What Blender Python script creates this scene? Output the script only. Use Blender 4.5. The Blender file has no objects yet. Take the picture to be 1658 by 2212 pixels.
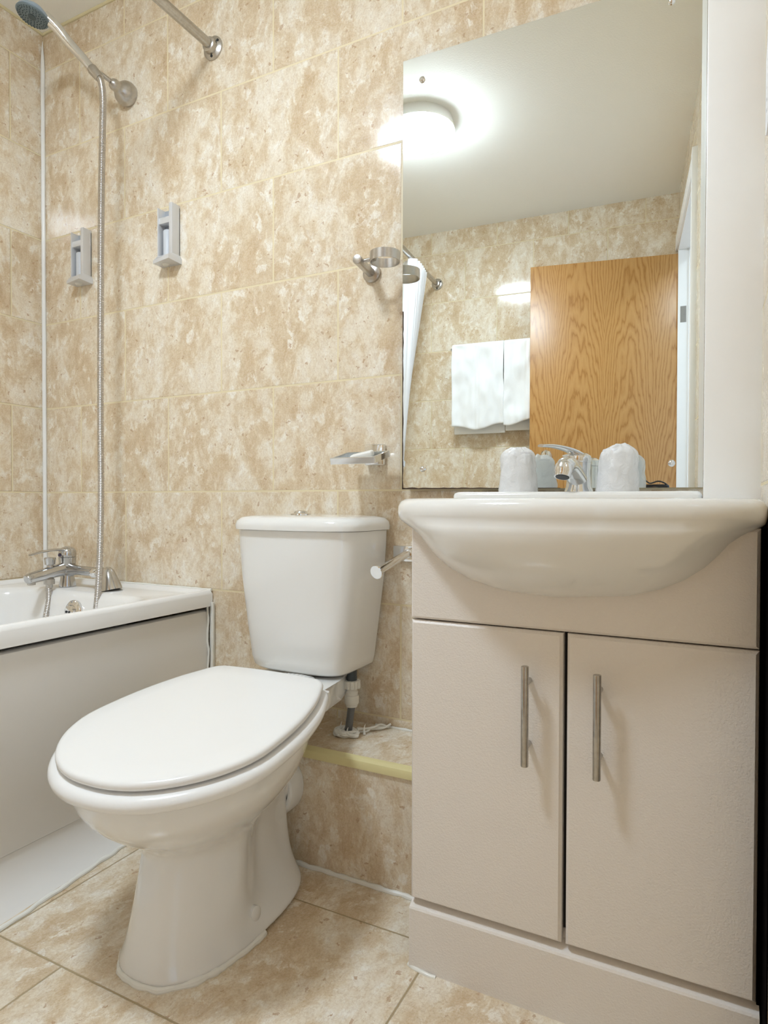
import bpy, bmesh, math, random
from mathutils import Vector, Matrix, noise
random.seed(7)
PI = math.pi
SC = bpy.context.scene
COL = SC.collection

# ---------------------------------------------------------------- camera, light, exposure
FPX = 1388.9334
YAW, PITCH, ROLL = -0.4722, -0.0148, 0.0025
CAM = Vector((1.9027, -1.3418, 0.7752))
EXPOSURE = 2.28
LAMP_STRENGTH = 24.0
LAMP_COLOR = (0.742, 0.870, 1.0)
LAMP_POS = (0.955, -1.045, 2.255)
LAMP_R, LAMP_H = 0.135, 0.080
WORLD_COLOR, WORLD_STRENGTH = (0.62, 0.78, 1.0), 0.28

cam_data = bpy.data.cameras.new('camera')
cam = bpy.data.objects.new('camera', cam_data); COL.objects.link(cam)
cam_data.sensor_fit = 'VERTICAL'; cam_data.sensor_height = 36.0
cam_data.lens = 36.0 * FPX / 2212.0
cam_data.clip_start = 0.02
fw = Vector((math.sin(YAW) * math.cos(PITCH), math.cos(YAW) * math.cos(PITCH), math.sin(PITCH)))
rt = Vector((math.cos(YAW), -math.sin(YAW), 0))
up = rt.cross(fw)
r2 = math.cos(ROLL) * rt + math.sin(ROLL) * up
u2 = -math.sin(ROLL) * rt + math.cos(ROLL) * up
m4 = Matrix.Identity(4)
for i in range(3):
    m4[i][0] = r2[i]; m4[i][1] = u2[i]; m4[i][2] = -fw[i]; m4[i][3] = CAM[i]
cam.matrix_world = m4
SC.camera = cam

SC.view_settings.view_transform = 'Standard'
SC.view_settings.look = 'None'
SC.view_settings.gamma = 1.0
SC.view_settings.use_curve_mapping = False
SC.view_settings.exposure = EXPOSURE
SC.cycles.max_bounces = 14
SC.cycles.diffuse_bounces = 5
SC.cycles.glossy_bounces = 8
SC.cycles.transmission_bounces = 8
SC.cycles.sample_clamp_indirect = 6.0
SC.cycles.use_denoising = True

world = bpy.data.worlds.new('world'); SC.world = world
world.use_nodes = True
world.node_tree.nodes['Background'].inputs[0].default_value = (*WORLD_COLOR, 1)
world.node_tree.nodes['Background'].inputs[1].default_value = WORLD_STRENGTH

# ---------------------------------------------------------------- material helpers
def lin(r, g, b):
    f = lambda c: (c / 255 / 12.92) if c / 255 <= 0.04045 else ((c / 255 + 0.055) / 1.055) ** 2.4
    return (f(r), f(g), f(b), 1)

class NT:
    def __init__(s, name):
        s.m = bpy.data.materials.new(name); s.m.use_nodes = True
        s.t = s.m.node_tree; s.n = s.t.nodes; s.b = s.n['Principled BSDF']
    def node(s, typ, **kw):
        n = s.n.new(typ)
        for k, v in kw.items(): setattr(n, k, v)
        return n
    def link(s, a, b): s.t.links.new(a, b)
    def put(s, sock, v):
        if hasattr(v, 'is_linked') or isinstance(v, bpy.types.NodeSocket): s.link(v, sock)
        else: sock.default_value = v
    def math(s, op, a, b=0.0, c=None):
        n = s.node('ShaderNodeMath', operation=op)
        s.put(n.inputs[0], a); s.put(n.inputs[1], b)
        if c is not None: s.put(n.inputs[2], c)
        return n.outputs[0]
    def mix(s, f, a, b):
        n = s.node('ShaderNodeMix', data_type='RGBA')
        s.put(n.inputs[0], f); s.put(n.inputs[6], a); s.put(n.inputs[7], b)
        return n.outputs[2]
    def ramp(s, f, stops, interp='LINEAR'):
        n = s.node('ShaderNodeValToRGB'); n.color_ramp.interpolation = interp
        e = n.color_ramp.elements
        while len(e) < len(stops): e.new(0.5)
        for el, (p, c) in zip(e, stops): el.position = p; el.color = c if len(c) == 4 else (*c, 1)
        s.link(f, n.inputs[0]); return n.outputs[0]
    def noise(s, vec, scale, detail=4, rough=0.5, dist=0.0):
        n = s.node('ShaderNodeTexNoise'); s.put(n.inputs['Vector'], vec)
        n.inputs['Scale'].default_value = scale; n.inputs['Detail'].default_value = detail
        n.inputs['Roughness'].default_value = rough; n.inputs['Distortion'].default_value = dist
        return n.outputs[0], n.outputs[1]
    def bump(s, h, strength, dist=0.001, normal=None):
        n = s.node('ShaderNodeBump')
        if normal is not None: s.link(normal, n.inputs['Normal']); n.inputs['Strength'].default_value = strength
        n.inputs['Distance'].default_value = dist; s.link(h, n.inputs['Height'])
        s.link(n.outputs[0], s.b.inputs['Normal'])

def simple(name, col, rough=0.4, metal=0.0, spec=0.5, coat=0.0, nscale=0, namt=0.0, bump=0.0, bscale=200):
    k = NT(name); k.b.inputs['Base Color'].default_value = col
    k.b.inputs['Roughness'].default_value = rough; k.b.inputs['Metallic'].default_value = metal
    k.b.inputs['Specular IOR Level'].default_value = spec
    k.b.inputs['Coat Weight'].default_value = coat; k.b.inputs['Coat Roughness'].default_value = 0.03
    tc = k.node('ShaderNodeTexCoord').outputs['Object']
    if namt:
        f, _ = k.noise(tc, nscale, 4)
        dark = tuple(c * (1 - namt) for c in col[:3]) + (1,)
        k.link(k.mix(f, dark, col), k.b.inputs['Base Color'])
    if bump:
        f, _ = k.noise(tc, bscale, 2); k.bump(f, bump, 0.0006)
    return k.m

def tile_mat(name, ua, va, W, H, v0, offA, offB, u_grout=0.0022, tint=1.0, rough=0.10, joints=True, tiltx=0.0, seed=0.0, grout=(229, 214, 178)):
    """cream / tan travertine-look ceramic tile; ua, va = world axes; rows alternate offA / offB"""
    k = NT(name)
    geo = k.node('ShaderNodeNewGeometry').outputs['Position']
    sp = k.node('ShaderNodeSeparateXYZ'); k.link(geo, sp.inputs[0])
    ax = {'x': sp.outputs[0], 'y': sp.outputs[1], 'z': sp.outputs[2]}
    u, v = ax[ua], ax[va]
    vr = k.math('DIVIDE', k.math('SUBTRACT', v, v0), H)
    row = k.math('FLOOR', vr)
    par = k.math('ABSOLUTE', k.math('MODULO', row, 2.0))
    off = k.math('ADD', offA, k.math('MULTIPLY', par, offB - offA))
    ur = k.math('DIVIDE', k.math('SUBTRACT', u, off), W)
    colm = k.math('FLOOR', ur)
    du = k.math('MULTIPLY', k.math('PINGPONG', ur, 0.5), W)
    dv = k.math('MULTIPLY', k.math('PINGPONG', vr, 0.5), H)
    d = k.math('MINIMUM', du, dv)
    # per tile random shift of the stone pattern
    cv = k.node('ShaderNodeCombineXYZ')
    k.link(colm, cv.inputs[0]); k.link(row, cv.inputs[1]); cv.inputs[2].default_value = seed
    wn = k.node('ShaderNodeTexWhiteNoise', noise_dimensions='3D'); k.link(cv.outputs[0], wn.inputs['Vector'])
    sc = k.node('ShaderNodeVectorMath', operation='SCALE'); k.link(wn.outputs['Color'], sc.inputs[0]); sc.inputs['Scale'].default_value = 9.0
    c2 = k.node('ShaderNodeCombineXYZ'); k.link(u, c2.inputs[0]); k.link(v, c2.inputs[1])
    add = k.node('ShaderNodeVectorMath', operation='ADD'); k.link(c2.outputs[0], add.inputs[0]); k.link(sc.outputs[0], add.inputs[1])
    P = add.outputs[0]
    # flow direction: stretched pattern running diagonally
    mp = k.node('ShaderNodeMapping'); k.link(P, mp.inputs['Vector'])
    mp.inputs['Rotation'].default_value = (0, 0, math.radians(-30)); mp.inputs['Scale'].default_value = (1.0, 0.60, 1.0)
    Q = mp.outputs[0]
    n1, _a = k.noise(Q, 9.0, 10, 0.70, 0.6)
    n2, _a = k.noise(P, 30, 9, 0.74, 0.8)
    n3, _a = k.noise(Q, 60, 7, 0.72, 0.8)
    n4, _a = k.noise(Q, 26, 9, 0.72, 0.5)
    nn = k.math('ADD', k.math('MULTIPLY', n1, 0.62), k.math('MULTIPLY', n4, 0.38))
    base = k.ramp(nn, [(0.36, lin(193, 164, 126)), (0.43, lin(212, 188, 153)), (0.48, lin(221, 201, 169)), (0.515, lin(232, 218, 194)), (0.57, lin(240, 230, 211)), (0.67, lin(247, 241, 229))])
    wv, wc = k.noise(P, 22, 6, 0.65)
    s2 = k.node('ShaderNodeVectorMath', operation='SCALE'); k.link(wc, s2.inputs[0]); s2.inputs['Scale'].default_value = 0.06
    a2 = k.node('ShaderNodeVectorMath', operation='ADD'); k.link(P, a2.inputs[0]); k.link(s2.outputs[0], a2.inputs[1])
    # chalky clasts gathered in clouds
    vo = k.node('ShaderNodeTexVoronoi'); k.link(a2.outputs[0], vo.inputs['Vector']); vo.inputs['Scale'].default_value = 52
    vsep = k.node('ShaderNodeSeparateColor'); k.link(vo.outputs['Color'], vsep.inputs[0])
    clast = k.math('MULTIPLY', k.math('GREATER_THAN', vsep.outputs[0], 0.62), k.ramp(n4, [(0.50, (0, 0, 0)), (0.60, (1, 1, 1))]))
    c = k.mix(k.math('MULTIPLY', clast, 0.80), base, lin(250, 246, 236))
    # tan fragments and specks
    tanf = k.math('MULTIPLY', k.math('LESS_THAN', vsep.outputs[1], 0.22), k.ramp(n1, [(0.42, (0.7, 0.7, 0.7)), (0.60, (0.15, 0.15, 0.15))]))
    c = k.mix(k.math('MULTIPLY', tanf, 0.55), c, lin(198, 165, 122))
    spk = k.ramp(n2, [(0.28, (1, 1, 1)), (0.36, (0, 0, 0))])
    c = k.mix(k.math('MULTIPLY', spk, 0.7), c, lin(184, 146, 104))
    vo2 = k.node('ShaderNodeTexVoronoi'); k.link(a2.outputs[0], vo2.inputs['Vector']); vo2.inputs['Scale'].default_value = 75
    v2s = k.node('ShaderNodeSeparateColor'); k.link(vo2.outputs['Color'], v2s.inputs[0])
    dots = k.math('MULTIPLY', k.math('GREATER_THAN', v2s.outputs[1], 0.93), k.math('LESS_THAN', vo2.outputs['Distance'], 0.30))
    c = k.mix(k.math('MULTIPLY', dots, 0.75), c, lin(176, 132, 92))
    # fine crackle veins
    vn = k.ramp(k.math('ABSOLUTE', k.math('SUBTRACT', n3, 0.5)), [(0.0, (1, 1, 1)), (0.022, (0, 0, 0))])
    c = k.mix(k.math('MULTIPLY', vn, 0.45), c, lin(172, 140, 102))
    vn2 = k.ramp(k.math('ABSOLUTE', k.math('SUBTRACT', n4, 0.52)), [(0.0, (1, 1, 1)), (0.008, (0, 0, 0))])
    c = k.mix(k.math('MULTIPLY', vn2, 0.35), c, lin(240, 232, 216))
    fine, _a = k.noise(P, 230, 5, 0.75)
    c = k.mix(0.25, c, k.ramp(fine, [(0.35, lin(200, 172, 134)), (0.65, lin(250, 243, 229))]))
    if tint != 1.0:
        h = k.node('ShaderNodeHueSaturation'); h.inputs['Value'].default_value = tint; k.link(c, h.inputs['Color']); c = h.outputs[0]
    if joints:
        g = k.math('LESS_THAN', d, u_grout)
        c = k.mix(g, c, lin(*grout))
        k.link(k.math('ADD', rough, k.math('MULTIPLY', g, 0.4)), k.b.inputs['Roughness'])
        h = k.ramp(k.math('MULTIPLY', d, 100.0), [(0.0, (0, 0, 0)), (u_grout * 100, (0.1, 0.1, 0.1)), (u_grout * 170, (1, 1, 1))])
        wob, _ = k.noise(P, 6, 2)
        nrm = None
        if tiltx:
            gn = k.node('ShaderNodeNewGeometry').outputs['Normal']
            va_ = k.node('ShaderNodeVectorMath', operation='ADD'); k.link(gn, va_.inputs[0]); va_.inputs[1].default_value = (tiltx, 0, 0)
            vn_ = k.node('ShaderNodeVectorMath', operation='NORMALIZE'); k.link(va_.outputs[0], vn_.inputs[0]); nrm = vn_.outputs[0]
        k.bump(k.math('ADD', h, k.math('MULTIPLY', wob, 0.4)), 0.4, 0.0012, nrm)
    else:
        k.b.inputs['Roughness'].default_value = rough
    k.link(c, k.b.inputs['Base Color'])
    k.b.inputs['Specular IOR Level'].default_value = 0.5
    return k.m

ROWH, TW = 0.2664, 0.3637
M_wall_back = tile_mat('tile_back', 'x', 'z', TW, ROWH, 0.804 - 40 * ROWH, 0.171, 0.0, seed=1.0, tiltx=0.055)
M_wall_left = tile_mat('tile_left', 'y', 'z', TW, ROWH, 0.804 - 40 * ROWH, -0.109, -0.29, seed=2.0)
M_wall_front = tile_mat('tile_opposite', 'x', 'z', TW, ROWH, 0.804 - 40 * ROWH, 0.13, -0.06, seed=3.0)
M_wall_right = tile_mat('tile_right', 'y', 'z', TW, ROWH, 0.804 - 40 * ROWH, -0.2, -0.05, seed=4.0)
M_floor = tile_mat('tile_floor', 'x', 'y', 0.71, 0.33, -0.64 - 40 * 0.33, 1.478, 0.943, seed=5.0, rough=0.22, u_grout=0.0013, grout=(176, 156, 120))
M_stone = tile_mat('tile_boxing', 'x', 'z', 1.9, 0.8, -0.3, 0.0, 0.0, seed=6.0, rough=0.2, joints=False)
M_stone_top = tile_mat('tile_boxing_top', 'x', 'y', 1.9, 0.8, -0.6, 0.0, 0.0, seed=7.0, rough=0.25, joints=False)

M_ceil = simple('ceiling_paint', lin(249, 247, 240), 0.85, bump=0.15, bscale=180)
M_paint = simple('white_gloss_paint', lin(250, 249, 247), 0.35, nscale=30, namt=0.03)
M_cream = simple('cream_plastic', lin(226, 214, 160), 0.35)
M_bead = simple('ceiling_bead', lin(224, 212, 172), 0.5)
M_white = simple('white_trim', lin(244, 243, 240), 0.3)
M_ceramic = simple('white_ceramic', lin(240, 239, 236), 0.10, coat=0.6, spec=0.5)
M_plastic = simple('white_seat_plastic', lin(244, 243, 241), 0.22)
M_acryl = simple('bath_acrylic', lin(243, 241, 238), 0.12, coat=0.3)
M_panel = simple('bath_panel', lin(232, 228, 222), 0.32, nscale=5, namt=0.02)
M_cab = simple('cabinet_white', lin(236, 229, 222), 0.28, nscale=300, namt=0.03, bump=0.05, bscale=400)
M_cabin = simple('cabinet_inside', lin(60, 56, 52), 0.7)
M_chrome = simple('chrome', (0.78, 0.78, 0.78, 1), 0.09, metal=1.0)
M_worn = simple('worn_chrome', (0.62, 0.60, 0.57, 1), 0.22, metal=1.0, nscale=120, namt=0.45)
M_steel = simple('brushed_steel', (0.60, 0.57, 0.53, 1), 0.28, metal=1.0, nscale=200, namt=0.2)
M_hose = simple('hose_steel', (0.56, 0.53, 0.50, 1), 0.30, metal=1.0)
M_alu = simple('satin_aluminium', lin(220, 220, 221), 0.38, metal=0.35)
M_alu2 = simple('aluminium_recess', lin(176, 180, 186), 0.5, metal=0.2)
M_greyp = simple('grey_plastic', lin(112, 126, 132), 0.4)
M_blueg = simple('blue_grey_plastic', lin(148, 164, 178), 0.35)
M_dark = simple('dark_rubber', lin(38, 40, 42), 0.5)
M_pipe = simple('grey_pipe', lin(104, 104, 104), 0.4)
M_pipe_dark = simple('dark_grey_thread', lin(64, 70, 74), 0.45)
M_fit = simple('off_white_fitting', lin(226, 222, 212), 0.35)
M_sil = simple('silicone', lin(240, 238, 230), 0.35, bump=0.6, bscale=60)
M_gap_shade = simple('gap_shade_black', (0.002, 0.0015, 0.0015, 1), 0.9, spec=0.02)  # near-black colour painting the shade of the gap beside the vanity
M_hinge = simple('hinge_steel', lin(170, 168, 162), 0.35, metal=0.8)
M_soap = simple('soap', lin(242, 240, 234), 0.4)
M_paper = simple('paper_sign', lin(238, 239, 244), 0.4)
M_ink = simple('ink', lin(70, 72, 84), 0.6)
M_towel = simple('towel', lin(247, 247, 246), 0.95, bump=1.0, bscale=500)
M_curtain = simple('curtain_fabric', lin(245, 245, 247), 0.8)
M_emb = simple('bath_tap_chrome', (0.58, 0.58, 0.58, 1), 0.16, metal=1.0)

k = NT('mirror_glass'); k.b.inputs['Base Color'].default_value = (0.87, 0.895, 0.87, 1)
k.b.inputs['Metallic'].default_value = 1; k.b.inputs['Roughness'].default_value = 0.0; M_mirror = k.m
k = NT('mirror_edge'); k.b.inputs['Base Color'].default_value = lin(120, 112, 100); k.b.inputs['Roughness'].default_value = 0.4; M_medge = k.m
k = NT('lamp_diffuser'); k.b.inputs['Base Color'].default_value = (1, 1, 1, 1)
k.b.inputs['Emission Color'].default_value = (*LAMP_COLOR, 1); k.b.inputs['Emission Strength'].default_value = LAMP_STRENGTH; M_lamp = k.m
k = NT('thin_plastic_film'); k.b.inputs['Base Color'].default_value = lin(248, 248, 250)
k.b.inputs['Roughness'].default_value = 0.22; k.b.inputs['Alpha'].default_value = 0.70
k.b.inputs['Transmission Weight'].default_value = 0.0; k.b.inputs['Subsurface Weight'].default_value = 0.0; k.b.inputs['Base Color'].default_value = (0.98, 0.98, 0.98, 1)
tc = k.node('ShaderNodeTexCoord').outputs['Object']; f, _ = k.noise(tc, 55, 4, 0.6, 1.0); k.bump(f, 0.8, 0.003); M_film = k.m
k = NT('cup_plastic'); k.b.inputs['Base Color'].default_value = lin(243, 243, 246); k.b.inputs['Roughness'].default_value = 0.3
k.b.inputs['Alpha'].default_value = 0.75; M_cup = k.m

# oak veneer with cathedral grain
k = NT('oak_veneer')
tc = k.node('ShaderNodeTexCoord').outputs['Object']
sp = k.node('ShaderNodeSeparateXYZ'); k.link(tc, sp.inputs[0])
xx = k.math('PINGPONG', k.math('ADD', sp.outputs[0], 0.0), 0.1163)
wob, _c = k.noise(tc, 3.0, 3, 0.5)
mpn = k.node('ShaderNodeMapping'); k.link(tc, mpn.inputs[0]); mpn.inputs['Scale'].default_value = (9, 1, 1.3)
w2, _c = k.noise(mpn.outputs[0], 1.6, 5, 0.55)
par = k.math('MULTIPLY', k.math('MULTIPLY', xx, xx), 34.0)
ph = k.math('ADD', k.math('ADD', k.math('MULTIPLY', sp.outputs[2], 0.55), par), k.math('MULTIPLY', w2, 0.42))
ph = k.math('ADD', ph, k.math('MULTIPLY', wob, 0.18))
rings = k.math('PINGPONG', k.math('MULTIPLY', ph, 27.0), 1.0)
mp3 = k.node('ShaderNodeMapping'); k.link(tc, mp3.inputs[0]); mp3.inputs['Scale'].default_value = (420, 420, 9)
gr, _c = k.noise(mp3.outputs[0], 1.0, 3, 0.6)
col = k.ramp(rings, [(0.0, lin(170, 118, 58)), (0.35, lin(196, 146, 84)), (1.0, lin(208, 160, 98))])
col = k.mix(k.math('MULTIPLY', gr, 0.45), col, lin(166, 116, 60))
k.link(col, k.b.inputs['Base Color']); k.b.inputs['Roughness'].default_value = 0.33
M_oak = k.m

# ---------------------------------------------------------------- mesh helpers
def new(): return bmesh.new()

def finish(name, bm, mat, parent=None, smooth=35, kind=None, mods=None, mats=None):
    bmesh.ops.recalc_face_normals(bm, faces=bm.faces[:])
    me = bpy.data.meshes.new(name); bm.to_mesh(me); bm.free()
    o = bpy.data.objects.new(name, me); COL.objects.link(o)
    for mm in (mats or [mat]): me.materials.append(mm)
    if smooth:
        me.polygons.foreach_set('use_smooth', [True] * len(me.polygons))
        me.set_sharp_from_angle(angle=math.radians(smooth))
    if parent is not None:
        o.parent = parent
        o.matrix_parent_inverse = parent.matrix_world.inverted()
    if kind: o['kind'] = kind
    return o

def thing(name, label, cat, loc, group=None):
    o = bpy.data.objects.new(name, None); COL.objects.link(o)
    o.empty_display_size = 0.05
    o.matrix_world = Matrix.Translation(Vector(loc))
    o['label'] = label; o['category'] = cat
    if group: o['group'] = group
    return o

def tag(o, label, cat, group=None):
    o['label'] = label; o['category'] = cat
    if group: o['group'] = group
    return o

def box(bm, lo, hi, bev=0.0, seg=2, M=None):
    lo, hi = Vector(lo), Vector(hi)
    c = (lo + hi) / 2; s = hi - lo
    mat = Matrix.Translation(c) @ Matrix.Diagonal((*s, 1))
    if M is not None: mat = M @ mat
    r = bmesh.ops.create_cube(bm, size=1.0, matrix=mat)
    if bev:
        es = list({e for v in r['verts'] for e in v.link_edges})
        bmesh.ops.bevel(bm, geom=es, offset=bev, segments=seg, affect='EDGES', profile=0.5)
    return bm

def frame_for(d):
    d = Vector(d).normalized()
    a = Vector((0, 0, 1)) if abs(d.z) < 0.9 else Vector((1, 0, 0))
    x = d.cross(a).normalized(); y = d.cross(x).normalized()
    return x, y

def loft(bm, rings, cap0=True, cap1=True, closed=False):
    vs = [[bm.verts.new(p) for p in r] for r in rings]
    n = len(vs[0])
    pairs = list(zip(vs[:-1], vs[1:])) + ([(vs[-1], vs[0])] if closed else [])
    for a, b in pairs:
        for i in range(n):
            j = (i + 1) % n
            try: bm.faces.new((a[i], a[j], b[j], b[i]))
            except ValueError: pass
    if not closed:
        if cap0: bm.faces.new(vs[0][::-1])
        if cap1: bm.faces.new(vs[-1])
    return vs

def circle(c, x, y, r, n): return [Vector(c) + r * (math.cos(2 * PI * i / n) * x + math.sin(2 * PI * i / n) * y) for i in range(n)]

def lathe(bm, p0, d, prof, n=40, cap0=True, cap1=True):
    """prof: list of (distance along d, radius)"""
    x, y = frame_for(d); d = Vector(d).normalized(); p0 = Vector(p0)
    loft(bm, [circle(p0 + d * t, x, y, max(r, 1e-5), n) for t, r in prof], cap0, cap1)
    return bm

def cyl(bm, a, b, r, n=32, bev=0.0):
    a, b = Vector(a), Vector(b); L = (b - a).length
    prof = [(0, r), (L, r)] if not bev else [(0, r - bev), (bev * .3, r - bev * .3), (bev, r), (L - bev, r), (L - bev * .3, r - bev * .3), (L, r - bev)]
    return lathe(bm, a, b - a, prof, n)

def smooth_path(pts, steps=8):
    P = [Vector(p) for p in pts]; P = [P[0] * 2 - P[1]] + P + [P[-1] * 2 - P[-2]]
    out = []
    for i in range(1, len(P) - 2):
        for s in range(steps):
            t = s / steps
            a, b, c, d = P[i - 1], P[i], P[i + 1], P[i + 2]
            out.append(0.5 * ((2 * b) + (c - a) * t + (2 * a - 5 * b + 4 * c - d) * t * t + (3 * b - a - 3 * c + d) * t ** 3))
    out.append(P[-2]); return out

def tube(bm, path, rad, n=16, flat=None, cap=True):
    """sweep; rad = number, list or function of (0..1)"""
    path = [Vector(p) for p in path]; N = len(path)
    t0 = (path[1] - path[0]).normalized(); x, y = frame_for(t0)
    rings = []
    for i, p in enumerate(path):
        t = (path[min(i + 1, N - 1)] - path[max(i - 1, 0)]).normalized()
        x = (x - t * x.dot(t)).normalized(); y = t.cross(x)
        s = i / (N - 1)
        r = rad(s) if callable(rad) else (rad[i] if isinstance(rad, (list, tuple)) else rad)
        rx, ry = (r if isinstance(r, tuple) else (r, r))
        rings.append([p + math.cos(2 * PI * j / n) * rx * x + math.sin(2 * PI * j / n) * ry * y for j in range(n)])
    loft(bm, rings, cap, cap); return bm

def prism(bm, poly, z0, z1, axis='z', bev=0.0):
    f = {'z': lambda a, b, c: Vector((a, b, c)), 'y': lambda a, b, c: Vector((a, c, b)), 'x': lambda a, b, c: Vector((c, a, b))}[axis]
    before = set(bm.verts)
    loft(bm, [[f(a, b, z0) for a, b in poly], [f(a, b, z1) for a, b in poly]])
    if bev:
        vs = [v for v in bm.verts if v not in before]
        es = list({e for v in vs for e in v.link_edges})
        bmesh.ops.bevel(bm, geom=es, offset=bev, segments=2, affect='EDGES', profile=0.5)
    return bm

def superell(cx, cy, hw, hf, hb, e, n, z, e2=None):
    """plan outline; hf = extent towards -y, hb towards +y"""
    out = []
    for i in range(n):
        a = 2 * PI * i / n; c, s = math.cos(a), math.sin(a)
        ee = e if s < 0 else (e2 or e)
        px = math.copysign(abs(c) ** (2 / ee), c) * hw
        py = math.copysign(abs(s) ** (2 / ee), s) * (hb if s > 0 else hf)
        out.append(Vector((cx + px, cy + py, z)))
    return out

def sstep(a, b, x):
    t = max(0, min(1, (x - a) / (b - a))); return t * t * (3 - 2 * t)

def wallx(y): return 1.969 + 0.003 * y if y > -0.45 else 1.9677 + 0.039 * (y + 0.45)
CEIL = 2.255
YF = -2.055       # opposite wall
# ---------------------------------------------------------------- room shell
finish('floor', box(new(), (-0.1, YF - 0.1, -0.06), (3.4, 0.1, 0.0)), M_floor, smooth=0, kind='structure')
finish('ceiling', box(new(), (-0.1, YF - 0.1, CEIL), (3.4, 0.1, CEIL + 0.08)), M_ceil, smooth=0, kind='structure')
finish('wall_back', box(new(), (-0.1, 0.0, 0.0), (2.1, 0.1, CEIL)), M_wall_back, smooth=0, kind='structure')
finish('wall_left', box(new(), (-0.1, YF, 0.0), (0.0, 0.0, CEIL)), M_wall_left, smooth=0, kind='structure')
finish('wall_front', box(new(), (-0.1, YF - 0.1, 0.0), (2.1, YF, CEIL)), M_wall_front, smooth=0, kind='structure')
DOOR_Y0, DOOR_Y1, DOOR_Z = -2.035, -1.275, 1.965
bm = new()
def wallseg(bm, y0, y1, z0, z1, t=0.11):
    loft(bm, [[Vector((wallx(y0), y0, z)), Vector((wallx(y1), y1, z)), Vector((wallx(y1) + t, y1, z)), Vector((wallx(y0) + t, y0, z))] for z in (z0, z1)])
wallseg(bm, DOOR_Y1, -0.45, 0, CEIL); wallseg(bm, -0.45, 0.0, 0, CEIL)
wallseg(bm, DOOR_Y0, DOOR_Y1, DOOR_Z + 0.03, CEIL)
wallseg(bm, YF, DOOR_Y0, 0, CEIL)
finish('wall_right', bm, M_wall_right, smooth=0, kind='structure')

# door frame lining and architrave (fixed part of the doorway)
bm = new()
x0 = wallx(-2.0)
for (ya, yb) in ((DOOR_Y0, DOOR_Y0 + 0.03), (DOOR_Y1 - 0.03, DOOR_Y1)):
    box(bm, (wallx(ya) - 0.004, ya, 0), (wallx(ya) + 0.115, yb, DOOR_Z), 0.002)
loft(bm, [[Vector((wallx(y) - 0.004, y, DOOR_Z)), Vector((wallx(y) + 0.115, y, DOOR_Z)), Vector((wallx(y) + 0.115, y, DOOR_Z + 0.03)), Vector((wallx(y) - 0.004, y, DOOR_Z + 0.03))] for y in (DOOR_Y0, DOOR_Y1)])
# stops
box(bm, (x0 + 0.040, DOOR_Y0 + 0.03, 0), (x0 + 0.075, DOOR_Y0 + 0.042, DOOR_Z), 0.001)
# architraves on the room side, head only and near jamb
loft(bm, [[Vector((wallx(y) - 0.014, y, DOOR_Z + 0.012)), Vector((wallx(y) + 0.001, y, DOOR_Z + 0.012)), Vector((wallx(y) + 0.001, y, DOOR_Z + 0.075)), Vector((wallx(y) - 0.014, y, DOOR_Z + 0.075))] for y in (YF, DOOR_Y1 + 0.055)])
box(bm, (wallx(DOOR_Y1) - 0.016, DOOR_Y1, 0), (wallx(DOOR_Y1) + 0.006, DOOR_Y1 + 0.06, DOOR_Z + 0.077), 0.001)
finish('trim_1', bm, M_paint, smooth=30, kind='structure')

# white boxed pilaster right of the mirror
bm = box(new(), (1.889, -0.20, 0.0), (1.985, 0.0, CEIL), 0.003)
finish('trim_2', bm, M_paint, smooth=30, kind='structure')
# black strip added to stand for the shade between vanity and right wall
finish('gap_shade', box(box(new(), (1.9602, -0.362, 0.0), (1.9672, -0.345, 0.742)), (1.9660, -0.44, 0.0), (1.9676, -0.345, 0.742)), M_gap_shade, smooth=0, kind='structure')
# ceiling sealant bead
bm = new()
cyl(bm, (0, -0.002, CEIL - 0.002), (2.0, -0.002, CEIL - 0.002), 0.0045, 10)
cyl(bm, (0.002, YF, CEIL - 0.002), (0.002, 0, CEIL - 0.002), 0.0045, 10)
finish('trim_4', bm, M_bead, kind='structure')
# white sealant strip in the left corner
bm = new(); n = 60
pts = [(0.006 + 0.0012 * noise.noise((z * 9, 0, 0)), -0.006, z) for z in [0.545 + (2.228 - 0.545) * i / n for i in range(n + 1)]]
tube(bm, pts, lambda s: (0.0062 if s < 0.96 else 0.0062 * (1 - (s - 0.96) / 0.045)), 10)
finish('trim_5', bm, M_white, kind='structure')

# tiled boxing (step) behind the toilet
bm = box(new(), (0.705, -0.204, 0.0), (1.462, 0.0, 0.249), 0)
o = finish('wall_boxing', bm, M_stone, smooth=0, kind='structure', mats=[M_stone, M_stone_top])
for p in o.data.polygons:
    if p.normal.z > 0.9: p.material_index = 1
bm = new(); prof = [(-0.190, 0.2495), (-0.190, 0.2535), (-0.200, 0.2525), (-0.206, 0.249), (-0.2085, 0.243), (-0.2085, 0.2335), (-0.205, 0.2335), (-0.204, 0.249)]
prism(bm, [(a, b) for a, b in prof], 0.705, 1.4615, axis='x')
finish('trim_6', bm, M_cream, kind='structure')

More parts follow.
